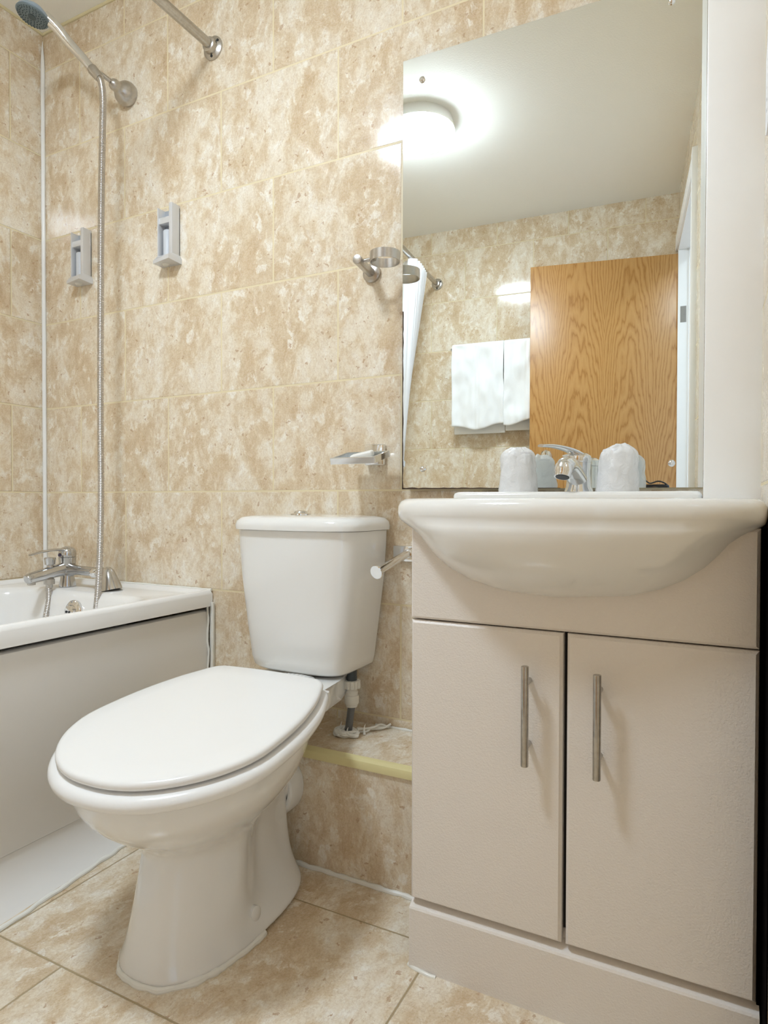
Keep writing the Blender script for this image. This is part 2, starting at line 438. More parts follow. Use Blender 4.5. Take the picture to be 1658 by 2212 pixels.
def bead(path, r, jit, name, label=None, n=10, flatten=0.7, seed=0, mat=M_sil):
    rnd = random.Random(seed); bm = new()
    P = []
    base = [Vector(p) for p in path]
    for a, b in zip(base[:-1], base[1:]):
        m = max(2, int((b - a).length / 0.012))
        for i in range(m): P.append(a.lerp(b, i / m))
    P.append(base[-1])
    P = [p + Vector((noise.noise(p * 37 + Vector((seed, 0, 0))), noise.noise(p * 37 + Vector((0, seed + 5, 0))), 0)) * jit for p in P]
    rs = [r * (0.8 + 0.6 * abs(noise.noise(p * 55 + Vector((seed * 3.1, 1, 2))))) for p in P]
    tube(bm, P, rs, n)
    return bm
finish('trim_7', bead([(1.05, -0.207, 0.002), (1.46, -0.207, 0.002)], 0.0055, 0.004, 's', seed=3), M_sil, kind='structure')
finish('trim_8', bead([(1.20, -0.004, 0.2505), (1.46, -0.004, 0.2505)], 0.0032, 0.002, 's', seed=5), M_sil, kind='structure')

# ---------------------------------------------------------------- door leaf
HX, HY = 1.924, -2.017
fx, fy = 1.228, -1.932
ang = math.atan2(fy - HY, fx - HX)            # direction hinge -> free edge
W = math.hypot(fx - HX, fy - HY)
leaf = thing('door_1', 'open oak veneer door leaf seen in the mirror beside the white towels', 'door', (HX, HY, 0))
leaf['kind'] = 'structure'
leaf.matrix_world = Matrix.Translation((HX, HY, 0)) @ Matrix.Rotation(ang, 4, 'Z')
Mx = leaf.matrix_world
TH = 0.034
bm = box(new(), (0.0, 0.0, 0.008), (W, TH, 1.952), 0.0015)
def place_local(o, par):
    o.parent = par; o.matrix_parent_inverse = Matrix.Identity(4)
o = finish('door_panel', bm, M_oak); place_local(o, leaf)
bm = new()
lathe(bm, (W - 0.083, 0.0, 1.010), (0, -1, 0), [(0, 0.026), (0.006, 0.026), (0.008, 0.020), (0.012, 0.012), (0.028, 0.010), (0.034, 0.017), (0.042, 0.024), (0.052, 0.026), (0.058, 0.022), (0.060, 0.010), (0.060, 0)], 32)
o = finish('door_knob', bm, M_chrome); place_local(o, leaf)
for z in (0.25, 1.65):
    bm = new()
    box(bm, (-0.004, -0.0035, z), (0.001, 0.001, z + 0.075), 0.0)
    cyl(bm, (-0.004, -0.004, z), (-0.004, -0.004, z + 0.075), 0.005, 14)
    o = finish('hinge', bm, M_hinge); place_local(o, leaf)
bm = new(); box(bm, (1.913, DOOR_Y0 + 0.030, 1.625), (1.938, DOOR_Y0 + 0.0315, 1.700))
for dx, dz in ((0.006, 0.012), (0.016, 0.037), (0.008, 0.062)):
    cyl(bm, (1.913 + dx, DOOR_Y0 + 0.0312, 1.625 + dz), (1.913 + dx, DOOR_Y0 + 0.0325, 1.625 + dz), 0.0035, 12)
finish('trim_9', bm, M_hinge, kind='structure')

# ---------------------------------------------------------------- ceiling lamp
L = thing('ceiling_light', 'round white flush ceiling light, glowing, its dome seen in the mirror', 'ceiling light', LAMP_POS)
bm = lathe(new(), LAMP_POS, (0, 0, -1), [(0, LAMP_R - 0.010), (0.030, LAMP_R - 0.002), (0.044, LAMP_R + 0.001), (0.046, LAMP_R - 0.002)], 64); finish('lamp_base', bm, M_white, L)
h = LAMP_H
bm = lathe(new(), LAMP_POS, (0, 0, -1), [(0.044, LAMP_R - 0.001), (0.052, LAMP_R - 0.001), (0.062, LAMP_R - 0.008), (0.070, LAMP_R - 0.024), (0.076, LAMP_R - 0.055), (h, LAMP_R * 0.3), (h + 0.001, 0.001)], 64)
finish('diffuser', bm, M_lamp, L)

# small cool light in the hallway outside the open door
hl = bpy.data.lights.new('hall_light', 'POINT'); hl.energy = 1.4; hl.color = (0.72, 0.86, 1.0); hl.shadow_soft_size = 0.03
ho = bpy.data.objects.new('hall_light', hl); COL.objects.link(ho); ho.location = (2.42, -1.32, 2.20)

# ---------------------------------------------------------------- mirror
DEL = math.radians(2.2)
mir = thing('wall_mirror', 'large frameless rectangular mirror screwed to the tiled wall above the basin', 'mirror', (1.277, -0.03, 0.805))
c, s = math.cos(DEL), math.sin(DEL)
# local x along the mirror, mirror plane passes through (1.58,-0.016)
mir.matrix_world = Matrix.Translation((1.277, -0.016 - (1.58 - 1.277) * math.tan(DEL), 0.805)) @ Matrix.Rotation(DEL, 4, 'Z')
MW, MH = 0.6095, 0.958
bm = box(new(), (0, 0.0, 0), (MW, 0.004, MH), 0.0)
o = finish('mirror_glass', bm, M_mirror, smooth=0, mats=[M_mirror, M_medge]); place_local(o, mir)
for p in o.data.polygons:
    if p.normal.y > -0.5: p.material_index = 1
bm = box(new(), (0.004, 0.0042, 0.004), (MW - 0.01, 0.0065, MH - 0.004), 0.0)
o = finish('backing', bm, M_medge, smooth=0); place_local(o, mir)
bm = new(); edge = [(0.0, 0.40), (0.0, 0.0), (0.33, 0.0)]
rnd = random.Random(2)
def strip(pts_):
    loft(bm, pts_)
zz = [i * 0.01 for i in range(41)]
strip([[Vector((0.0, -0.0003, z)), Vector((0.0018 + 0.0016 * rnd.random(), -0.0003, z)), Vector((0.001, 0.0001, z))] for z in zz])
xx_ = [i * 0.01 for i in range(36)]
strip([[Vector((x, -0.0003, 0.0)), Vector((x, -0.0003, (0.0022 + 0.0022 * rnd.random()) * (1 - x * 1.8))), Vector((x, 0.0001, 0.0005))] for x in xx_])
o = finish('worn_edge', bm, simple('desilvered_edge', lin(74, 56, 40), 0.5), smooth=0); place_local(o, mir)
for sx, sz in ((0.046, 0.905), (0.050, 0.045), (0.556, 0.046), (0.549, 0.915)):
    bm = lathe(new(), (sx, 0, sz), (0, -1, 0), [(0, 0.0065), (0.002, 0.0065), (0.004, 0.0045), (0.0048, 0.0018), (0.0042, 0.0)], 20, True, True)
    o = finish('mirror_screw', bm, M_chrome); place_local(o, mir)

# ---------------------------------------------------------------- bath
B = thing('bathtub', 'white acrylic bathtub along the left tiled wall with rolled rim', 'bathtub', (0.35, -0.9, 0.0))
bm = new()
n = 96
def rr(x0, y0, x1, y1, r, z, n=96):
    """rounded rectangle, n points"""
    pts = []
    q = n // 4
    for (cx, cy, a0) in ((x1 - r, y1 - r, 0), (x0 + r, y1 - r, PI / 2), (x0 + r, y0 + r, PI), (x1 - r, y0 + r, 3 * PI / 2)):
        for i in range(q):
            a = a0 + (PI / 2) * i / (q - 1)
            pts.append(Vector((cx + r * math.cos(a), cy + r * math.sin(a), z)))
    return pts
X1, Y0 = 0.700, -1.735
rings = [rr(0.012, Y0 + .01, X1 - 0.012, -0.003, 0.004, 0.492), rr(0.001, Y0, X1 - 0.0005, -0.001, 0.006, 0.494), rr(0.001, Y0, X1, -0.001, 0.006, 0.526), rr(0.003, Y0 + .003, X1 - 0.004, -0.002, 0.01, 0.535),
         rr(0.007, Y0 + .008, X1 - 0.012, -0.007, 0.012, 0.5385), rr(0.014, Y0 + .016, X1 - 0.020, -0.015, 0.015, 0.536), rr(0.022, Y0 + .022, X1 - 0.030, -0.024, 0.02, 0.529),
         rr(0.030, Y0 + .03, X1 - 0.038, -0.032, 0.02, 0.527), rr(0.055, Y0 + .07, X1 - 0.060, -0.128, 0.10, 0.5255), rr(0.061, Y0 + .08, X1 - 0.067, -0.136, 0.10, 0.521), rr(0.068, Y0 + .10, X1 - 0.074, -0.145, 0.10, 0.508),
         rr(0.085, Y0 + .20, X1 - 0.095, -0.165, 0.11, 0.38), rr(0.11, Y0 + .32, X1 - 0.125, -0.19, 0.12, 0.24), rr(0.16, Y0 + .42, X1 - 0.17, -0.24, 0.12, 0.17), rr(0.25, Y0 + .6, X1 - 0.25, -0.36, 0.08, 0.155)]
loft(bm, rings, cap0=False, cap1=True)
finish('tub', bm, M_acryl, B, smooth=50)
bm = box(new(), (0.690, -1.735, 0.0), (0.7, -0.02, 0.484))
# front panel with softly rounded top edge
bm2 = new(); prism(bm2, [(0.672, 0.088), (0.688, 0.088), (0.6905, 0.094), (0.6905, 0.470), (0.688, 0.480), (0.681, 0.484), (0.672, 0.484)], -1.735, -0.014, axis='y')
bm.free(); finish('side_panel', bm2, M_panel, B)
bm = new()
ya, yb = -1.735, -0.204
xa, xb = 0.79, 0.722
def cove(xb_, y_):
    P_ = [Vector((xb_ - (xb_ - 0.688) * math.cos(t_ * PI / 16), y_, 0.0875 - 0.0875 * math.sin(t_ * PI / 16))) for t_ in range(9)]
    return P_ + [Vector((0.672, y_, 0.0)), Vector((0.672, y_, 0.0875))]
loft(bm, [cove(0.83, ya), cove(0.718, yb)])
finish('kick_board', bm, M_panel, B, smooth=40)
# overflow with two dark holes
bm = lathe(new(), (0.335, -0.150, 0.470), (0, -1, 0.12), [(0, 0.033), (0.006, 0.033), (0.010, 0.029), (0.012, 0.020), (0.020, 0.018), (0.022, 0.014), (0.022, 0.0)], 40)
ov = finish('overflow_cover', bm, M_chrome, B)
bm = new()
for dx in (-0.006, 0.006): cyl(bm, (0.335 + dx, -0.1715, 0.4735), (0.335 + dx, -0.1735, 0.4737), 0.0032, 12)
finish('overflow_holes', bm, M_dark, ov)
finish('sealant', bead([(0.10, -0.004, 0.5375), (0.695, -0.004, 0.5375)], 0.0035, 0.001, 's', seed=8), M_sil, B)
bm = bead([(0.7045, -0.010, 0.245), (0.7045, -0.010, 0.505)], 0.0045, 0.0025, 's', seed=9)
b2 = bead([(0.6935, -0.016, 0.245), (0.6935, -0.016, 0.500)], 0.003, 0.003, 's', seed=11)
me_t = bpy.data.meshes.new('t'); b2.to_mesh(me_t); bm.from_mesh(me_t); b2.free(); bpy.data.meshes.remove(me_t)
box(bm, (0.694, -0.009, 0.24), (0.704, -0.0005, 0.50))
finish('end_sealant', bm, M_sil, B)
finish('floor_sealant', bead([(0.7205, -0.23, 0.002), (0.767, -0.65, 0.002), (0.83, -1.2, 0.002)], 0.0055, 0.004, 's', seed=12), M_sil, B)
# tiled ledge at the far end of the bath
finish('wall_ledge', box(new(), (0.0, YF, 0.0), (0.70, -1.737, 0.53)), M_wall_left, smooth=0, kind='structure')

# bath / shower mixer
T = thing('bath_mixer_tap', 'chrome bath shower mixer tap on two pillars at the end of the bathtub', 'tap', (0.31, -0.085, 0.527))
yb = -0.085
bm = new()
body = [(0.218, yb, 0.578), (0.25, yb, 0.579), (0.30, yb, 0.576), (0.345, yb, 0.574)]
lathe(bm, (0.192, yb, 0.578), (1, 0, -0.02), [(0, 0.012), (0.004, 0.018), (0.012, 0.022), (0.040, 0.022), (0.055, 0.016), (0.075, 0.0135), (0.135, 0.013), (0.16, 0.014)], 28)
lathe(bm, (0.218, yb, 0.568), (0, 0, 1), [(0, 0.021), (0.035, 0.0235), (0.044, 0.0245), (0.046, 0.022), (0.048, 0.022)], 32)
tube(bm, smooth_path([(0.218, yb, 0.580), (0.219, -0.12, 0.576), (0.219, -0.165, 0.568), (0.22, -0.200, 0.562), (0.22, -0.214, 0.556)]), lambda s: (0.020 - 0.006 * s if s < .93 else 0.0145 - (s - .93) * 0.09), 22)
finish('body', bm, M_emb, T)
bm = new(); lathe(bm, (0.22, -0.199, 0.556), (0, 0, -1), [(0, 0.011), (0.012, 0.011), (0.013, 0.009), (0.013, 0)], 24); finish('spout_nozzle', bm, M_steel, T)
for px, r0 in ((0.218, 0.0175), (0.405, 0.021)):
    bm = new()
    if px < 0.3:
        lathe(bm, (px, yb, 0.527), (0, 0, 1), [(0, 0.0235), (0.004, 0.0235), (0.03, 0.018), (0.05, 0.018)], 30)
    else:
        lathe(bm, (px - .004, yb, 0.527), (-0.25, 0, 1), [(0, 0.031), (0.006, 0.030), (0.03, 0.024), (0.055, 0.017), (0.064, 0.010), (0.067, 0.001)], 34)
        lathe(bm, (0.352, yb, 0.574), (1, 0, 0), [(0, 0.015), (0.012, 0.0155), (0.03, 0.012)], 24)
    finish('pillar', bm, M_emb, T)
bm = new(); lathe(bm, (0.347, yb - 0.006, 0.574), (0.2, -1, 0), [(0, 0.013), (0.012, 0.013), (0.017, 0.009), (0.019, 0.0)], 24); finish('check_knob', bm, M_chrome, T)
bm = new()
lathe(bm, (0.218, yb, 0.614), (0, 0, 1), [(0, 0.0235), (0.008, 0.0245), (0.018, 0.023), (0.026, 0.017), (0.030, 0.006), (0.0305, 0)], 32)
tube(bm, smooth_path([(0.218, yb, 0.632), (0.217, yb - .03, 0.6365), (0.216, yb - 0.075, 0.634), (0.215, yb - 0.115, 0.626)]), lambda s: ((0.017 - 0.011 * s, 0.0048 - 0.0022 * s)), 16)
lv = finish('lever', bm, M_emb, T)
bm = new(); cyl(bm, (0.218, yb - 0.0225, 0.620), (0.218, yb - 0.0265, 0.621), 0.005, 14); finish('red_blue_mark', bm, simple('purple_mark', lin(60, 50, 92), 0.3), lv)
bm = new(); lathe(bm, (0.220, -0.142, 0.582), (0, 0, 1), [(0, 0.010), (0.006, 0.008), (0.012, 0.008), (0.014, 0.0135), (0.026, 0.0145), (0.030, 0.0155), (0.033, 0.0155), (0.034, 0.012), (0.034, 0)], 26); finish('diverter_knob', bm, M_emb, T)
bm = new(); lathe(bm, (0.220, -0.145, 0.558), (0, 0, -1), [(0, 0.010), (0.004, 0.0145), (0.018, 0.0145), (0.019, 0.010), (0.028, 0.0095), (0.028, 0)], 6 * 3); finish('hose_nut', bm, M_steel, T)

# shower hose and handset
def hose_path():
    return smooth_path([(0.220, -0.146, 0.534), (0.222, -0.148, 0.49), (0.226, -0.165, 0.42), (0.25, -0.20, 0.30), (0.31, -0.235, 0.205), (0.375, -0.22, 0.215), (0.405, -0.185, 0.32), (0.414, -0.150, 0.45), (0.416, -0.135, 0.60),
                        (0.411, -0.125, 0.80), (0.404, -0.120, 1.0), (0.404, -0.118, 1.3), (0.406, -0.116, 1.6), (0.410, -0.114, 1.80), (0.407, -0.110, 1.88), (0.392, -0.103, 1.930), (0.376, -0.098, 1.952)], 40)
def resample(P, step):
    out = [P[0]]; acc = 0
    for a, b in zip(P[:-1], P[1:]):
        L = (b - a).length; t = step - acc
        while t <= L:
            out.append(a.lerp(b, t / L)); t += step
        acc = (acc + L) % step
    return out
hp = resample(hose_path(), 0.00115)
S = thing('shower_handset', 'chrome hand shower with grey spray face on wall ball bracket and long ribbed hose', 'shower', (0.385, 0.0, 1.952))
bm = new(); tube(bm, hp, [0.0078 + (0.0012 if (i // 2) % 2 else -0.0002) for i in range(len(hp))], 10); finish('hose', bm, M_hose, S, smooth=60)
bm = new(); lathe(bm, (0.385, 0.0, 1.952), (0.05, -1, 0.03), [(0, 0.031), (0.006, 0.033), (0.016, 0.034), (0.028, 0.030), (0.038, 0.021), (0.044, 0.016), (0.050, 0.015), (0.056, 0.016), (0.064, 0.013), (0.07, 0.006), (0.071, 0)], 40)
finish('wall_ball', bm, M_steel, S)
bm = new(); tube(bm, [(0.388, -0.060, 1.955), (0.378, -0.085, 1.965), (0.366, -0.105, 1.974)], 0.006, 14)
ax_d = Vector((-0.28, -0.35, 0.90)).normalized()
P0 = Vector((0.374, -0.100, 1.957))
P1 = Vector((0.345, -0.108, 1.992))
dd = (P1 - P0).normalized()
lathe(bm, P0 - dd * 0.012, dd, [(0, 0.0115), (0.01, 0.013), (0.036, 0.0145), (0.040, 0.0135)], 26)
finish('cradle', bm, M_steel, S)
bm = new()
hpth = smooth_path([P0 + dd * 0.02, (0.330, -0.115, 2.012), (0.300, -0.135, 2.050), (0.282, -0.160, 2.082), (0.266, -0.182, 2.102)])
tube(bm, hpth, lambda s: (0.0115 + 0.004 * s, 0.0115 + 0.004 * s), 22)
finish('handle', bm, M_chrome, S)
hc = Vector((0.250, -0.207, 2.092)); hn = Vector((-0.10, -0.22, -0.97)).normalized()
bm = new(); lathe(bm, hc - hn * 0.016, hn, [(-0.010, 0.002), (-0.008, 0.016), (-0.003, 0.028), (0.005, 0.037), (0.016, 0.0415)], 44, True, True)
hd = finish('head_shell', bm, M_blueg, S)
bm = new(); lathe(bm, hc - hn * 0.001, hn, [(0, 0.0408), (0.003, 0.0400), (0.005, 0.037), (0.005, 0)], 44)
fa = finish('spray_face', bm, M_greyp, hd)
bm = new(); hx, hy = frame_for(hn)
lathe(bm, hc + hn * 0.004, hn, [(0, 0.010), (0.0015, 0.010), (0.0015, 0)], 20)
for r, cnt in ((0.016, 12), (0.023, 18), (0.030, 24), (0.0355, 30)):
    for i in range(cnt):
        a = 2 * PI * i / cnt + r * 60; p = hc + hn * 0.004 + r * (math.cos(a) * hx + math.sin(a) * hy)
        lathe(bm, p, hn, [(0, 0.0016), (0.0016, 0.0013), (0.0016, 0)], 8)
finish('nozzles', bm, simple('nozzle_grey', lin(74, 88, 94), 0.5), fa)

# shower curtain rail
R = thing('shower_rail', 'worn chrome shower curtain rail crossing the ceiling corner above the bath', 'rail', (0.703, 0, 1.99))
bm = cyl(new(), (0.703, -0.010, 1.99), (0.70, YF + 0.010, 1.972), 0.0125, 24); finish('pole', bm, M_worn, R)
for (yy, d, zz) in ((0, -1, 1.99), (YF, 1, 1.972)):
    bm = new(); lathe(bm, (0.7015, yy, zz), (0, d, 0), [(0, 0.031), (0.004, 0.031), (0.007, 0.027), (0.009, 0.020), (0.022, 0.0185), (0.024, 0.015)], 34); fl = finish('wall_flange', bm, M_steel, R)
    for a in (0.5, 2.6, 4.7):
        bm = new(); cyl(bm, (0.7015 + 0.0235 * math.cos(a), yy + d * 0.006, zz + 0.0235 * math.sin(a)), (0.7015 + 0.0235 * math.cos(a), yy + d * 0.009, zz + 0.0235 * math.sin(a)), 0.0038, 12)
        finish('flange_screw', bm, M_dark, fl)

# shower curtain bunched at the far end
bm = new(); rows = 26; cols = 150
grid = []
for i in range(rows + 1):
    t = i / rows; z = 1.958 - t * 1.10; rr_ = []
    for j in range(cols + 1):
        s = j / cols
        y = -1.62 - 0.22 * s
        xc = 0.695 - 0.15 * t ** 1.1
        amp = 0.030 + 0.012 * math.sin(3 * s + 1)
        yc = y * (1 - t) + (-1.80 + 0.10 * (s - .5)) * t
        wv = math.sin(2 * PI * 7 * s + 0.5 * math.sin(3 * t)) * amp * (1 - 0.35 * t)
        rr_.append(bm.verts.new((xc + wv, yc + 0.012 * math.cos(2 * PI * 14 * s), z + 0.004 * math.sin(2 * PI * 7 * s) * (1 - t))))
    grid.append(rr_)
for i in range(rows):
    for j in range(cols): bm.faces.new((grid[i][j], grid[i][j + 1], grid[i + 1][j + 1], grid[i + 1][j]))
o = finish('shower_curtain', bm, M_curtain, smooth=80); md = o.modifiers.new('thick', 'SOLIDIFY'); md.thickness = 0.0015
tag(o, 'white shower curtain gathered at the far end of the rail, seen in the mirror', 'curtain')

# ---------------------------------------------------------------- toilet
TX = 1.087
TO = thing('toilet', 'white close coupled toilet with lid down in front of the tiled boxing', 'toilet', (TX, -0.4, 0))
def tilt(z, y, amt=1.0): return z - 0.12 * amt * ((-0.25) - y)
def tilt_amt(z): return sstep(0.12, 0.36, z)
bm = new(); NR = 72
specs = [  # z, y_front, y_rear, half width, exponent, rear pinch
    (0.000, -0.618, -0.222, 0.112, 2.5, 0.0), (0.012, -0.616, -0.222, 0.110, 2.5, 0.0), (0.030, -0.610, -0.225, 0.100, 2.5, 0.1), (0.055, -0.604, -0.228, 0.095, 2.5, .40), (0.10, -0.594, -0.230, 0.090, 2.4, .54),
    (0.15, -0.585, -0.232, 0.086, 2.4, .56), (0.185, -0.577, -0.232, 0.087, 2.3, .46), (0.210, -0.580, -0.225, 0.096, 2.2, .36), (0.235, -0.600, -0.21, 0.116, 2.2, .24), (0.265, -0.634, -0.19, 0.141, 2.2, .14),
    (0.300, -0.664, -0.17, 0.163, 2.25, .08), (0.340, -0.684, -0.15, 0.178, 2.3, .05), (0.375, -0.694, -0.14, 0.184, 2.3, .03), (0.392, -0.694, -0.14, 0.184, 2.3, .03)]
rings = []
for z, yf, yr, hw, e, pinch in specs:
    cy = (yf + yr) / 2 - (0.0 if z < 0.2 else 0.03 * sstep(0.2, 0.34, z)); ring = superell(TX, cy, hw, cy - yf, yr - cy, e, NR, z)
    out = []
    for p in ring:
        u = (p.y - yf) / (yr - yf)
        f = 1 - pinch * sstep(0.34, 0.68, u) * (1 - 0.5 * sstep(0.85, 1.0, u))
        if z > 0.25:  # narrower towards the hinge
            f *= 1 - 0.40 * sstep(0.50, 1.0, u) * sstep(0.22, 0.33, z)
        q = Vector((TX + (p.x - TX) * f, p.y, p.z))
        q.z = z + (tilt(z, q.y) - z) * tilt_amt(z)
        out.append(q)
    rings.append(out)
loft(bm, rings)
pan = finish('pan', bm, M_ceramic, TO, smooth=60)
sb = pan.modifiers.new('sub', 'SUBSURF'); sb.levels = 1; sb.render_levels = 2
# shelf under the cistern
bm = new()
prism(bm, [(TX - 0.075, -0.03), (TX - 0.085, -0.13), (TX - 0.12, -0.22), (TX - 0.125, -0.31), (TX + 0.125, -0.31), (TX + 0.12, -0.22), (TX + 0.088, -0.145), (TX + 0.075, -0.03)], 0.345, 0.389, axis='z', bev=0.012)
finish('cistern_shelf', bm, M_ceramic, TO)
bm = new()
bmesh.ops.create_cube(bm, size=1, matrix=Matrix.Translation((TX - 0.01, -0.30, 0.19)) @ Matrix.Diagonal((0.085, 0.15, 0.20, 1)))
bmesh.ops.bevel(bm, geom=bm.edges[:], offset=0.035, segments=4, affect='EDGES')
lathe(bm, (TX - 0.015, -0.30, 0.19), (0, 1, -0.1), [(0, 0.045), (0.05, 0.050), (0.07, 0.050), (0.085, 0.050)], 36)
finish('trap', bm, M_ceramic, TO)
bm = new(); lathe(bm, (1.064, -0.247, 0.170), (0, 1, 0), [(0.022, 0.0505), (0.004, 0.053), (0, 0.056), (0, 0.061), (0.003, 0.065), (0.010, 0.067), (0.026, 0.0675), (0.0425, 0.067)], 48, False, False)
finish('outlet_collar', bm, M_white, TO)
for sx in (-1, 1):
    bm = lathe(new(), (TX + sx * 0.076, -0.430, 0.036), (sx, 0, 0.15), [(0, 0.014), (0.020, 0.013), (0.0215, 0.011), (0.022, 0.0)], 26)
    finish('bolt_cap', bm, M_ceramic, TO)
# seat and lid (slightly tilted down to the front)
def lid_outline(grow, z, n=96):
    # (y, half width) samples
    samp = [(-0.262, 0.118), (-0.275, 0.137), (-0.30, 0.151), (-0.35, 0.172), (-0.42, 0.190), (-0.49, 0.1975), (-0.55, 0.196), (-0.60, 0.178), (-0.64, 0.150), (-0.67, 0.117), (-0.69, 0.083), (-0.701, 0.050), (-0.7055, 0.020)]
    cx, cy = TX, -0.47
    right = [(TX + w, y) for y, w in samp]; left = [(TX - w, y) for y, w in reversed(samp)]
    P = [Vector((x, y, 0)) for x, y in right + left]
    P = [P[0]] + smooth_path(P, 4)[1:]
    # back edge
    A, Bk = P[-1], P[0]
    P += [A.lerp(Bk, i / 8) + Vector((0, 0.006 * math.sin(PI * i / 8), 0)) for i in range(1, 8)]
    out = []
    N = len(P)
    for i in range(N):
        t = (P[(i + 1) % N] - P[i - 1]).normalized()
        nrm = Vector((t.y, -t.x, 0))
        if nrm.dot(P[i] - Vector((cx, cy, 0))) < 0: nrm = -nrm
        q = P[i] + nrm * grow
        out.append(Vector((q.x, q.y, tilt(z, q.y))))
    return out
def slab(z0, z1, grow, rnd, dome=0.0):
    bm = new()
    R_ = []
    for (dz, g) in ((z0, -rnd * .8), (z0 + rnd * .35, -rnd * .25), (z0 + rnd, 0), (z1 - rnd, 0), (z1 - rnd * .55, -rnd * .18), (z1 - rnd * .2, -rnd * .6), (z1, -rnd * 1.5), (z1 + dome, 0.80), (z1 + dome * 1.6, 0.50), (z1 + dome * 1.8, 0.2)):
        if g > 0.1:
            R_.append([Vector((TX + (p.x - TX) * g, -0.47 + (p.y + 0.47) * g, tilt(dz, -0.47 + (p.y + 0.47) * g))) for p in lid_outline(grow - rnd * 1.5, dz)])
        else: R_.append(lid_outline(grow + g, dz))
    loft(bm, R_); return bm
finish('lid', slab(0.411, 0.426, 0.0, 0.006, 0.0012), M_plastic, TO, smooth=60)
finish('seat', slab(0.381, 0.407, 0.011, 0.011), M_plastic, TO, smooth=60)
for sx in (-1, 1):
    bm = new(); cyl(bm, (TX + sx * 0.075, -0.262, 0.386), (TX + sx * 0.075, -0.262, 0.414), 0.013, 20)
    finish('hinge', bm, M_plastic, TO)
# cistern
bm = new()
CX = 1.071
rings = []
for z, hw, yf in ((0.394, 0.108, -0.150), (0.396, 0.119, -0.165), (0.403, 0.127, -0.172), (0.42, 0.131, -0.176), (0.50, 0.142, -0.181), (0.60, 0.155, -0.186), (0.68, 0.161, -0.189), (0.712, 0.162, -0.190)):
    r_ = []
    for p in superell(CX, -0.05, hw, -0.05 - yf, 0.044, 6.5, 80, z, 12):
        # gently bowed front
        if p.y < -0.05: p.y += 0.012 * ((p.x - CX) / hw) ** 2
        r_.append(p)
    rings.append(r_)
loft(bm, rings)
finish('cistern', bm, M_ceramic, TO, smooth=60)
bm = new(); rings = []
for z, g in ((0.7125, 0.0), (0.7135, 0.0065), (0.722, 0.0075), (0.732, 0.005), (0.740, -0.004), (0.744, -0.022), (0.746, -0.06), (0.747, -0.09)):
    r_ = []
    for p in superell(CX, -0.05, 0.1625 + g, 0.143 + g, max(0.045 + min(g, 0.0), 0.003), 6, 80, z, 12):
        if p.y < -0.05: p.y += 0.014 * ((p.x - CX) / 0.17) ** 2
        r_.append(p)
    rings.append(r_)
loft(bm, rings); finish('cistern_lid', bm, M_ceramic, TO, smooth=60)
bm = lathe(new(), (1.052, -0.10, 0.7465), (0, 0, 1), [(0, 0.0245), (0.002, 0.024), (0.0035, 0.020), (0.004, 0.017), (0.0085, 0.014), (0.0105, 0.006), (0.011, 0)], 36); finish('flush_button', bm, M_chrome, TO)
# inlet pipe
bm = lathe(new(), (1.180, -0.085, 0.372), (0, 0, 1), [(0, 0.0125), (0.004, 0.0115), (0.008, 0.0125), (0.012, 0.0115), (0.028, 0.0125)], 24); finish('threaded_inlet', bm, M_pipe_dark, TO)
bm = lathe(new(), (1.180, -0.085, 0.314), (0, 0, 1), [(0, 0.0125), (0.002, 0.0135), (0.004, 0.0125), (0.006, 0.015), (0.010, 0.0165), (0.022, 0.0165), (0.026, 0.0155), (0.027, 0.014), (0.034, 0.0145), (0.038, 0.012), (0.044, 0.012)], 28)
for i in range(12):
    a = 2 * PI * i / 12; box(bm, (-0.0025, 0.015, 0), (0.0025, 0.0195, 0.018), 0.0008, 1, Matrix.Translation((1.180, -0.085, 0.356)) @ Matrix.Rotation(a, 4, 'Z'))
lathe(bm, (1.180, -0.085, 0.355), (0, 0, 1), [(0, 0.015), (0.002, 0.017), (0.018, 0.017), (0.019, 0.013)], 24)
finish('push_fitting', bm, M_fit, TO)
bm = cyl(new(), (1.172, -0.088, 0.249), (1.180, -0.085, 0.318), 0.0085, 20); finish('inlet_pipe', bm, M_pipe, TO)
# messy sealant round the pipe
bm = new(); rnd = random.Random(4)
for i in range(5):
    a = rnd.random() * 2 * PI; P = []
    for s in range(14):
        rr2 = 0.010 + 0.014 * rnd.random(); a += 0.8
        P.append((1.172 + rr2 * 1.25 * math.cos(a), -0.093 + rr2 * math.sin(a), 0.252 + 0.010 * rnd.random()))
    tube(bm, smooth_path(P, 5), 0.0028 + 0.0015 * rnd.random(), 8)
for i in range(3):
    P = [(1.185 + 0.012 * s + 0.008 * rnd.random(), -0.08 + 0.016 * s + 0.008 * rnd.random(), 0.252 + 0.012 * rnd.random()) for s in range(5)]
    tube(bm, smooth_path(P, 5), 0.0025, 8)
for dx, h_ in ((-0.018, 0.026), (-0.004, 0.022), (0.006, 0.02), (0.034, 0.022)):
    tube(bm, smooth_path([(1.172 + dx, -0.106 + abs(dx), 0.250), (1.170 + dx, -0.104 + abs(dx), 0.250 + h_ * .6), (1.171 + dx, -0.100 + abs(dx), 0.250 + h_)], 6), lambda s: 0.003 * (1.1 - s), 8)
finish('pipe_sealant', bm, M_sil, TO)
base = superell(TX, -0.42, 0.107, 0.1930, 0.190, 2.5, 80, 0.003)
bm = bead([p for p in base[40:]] + [base[0]], 0.0068, 0.005, 's', seed=21)
finish('base_sealant', bm, M_sil, TO)

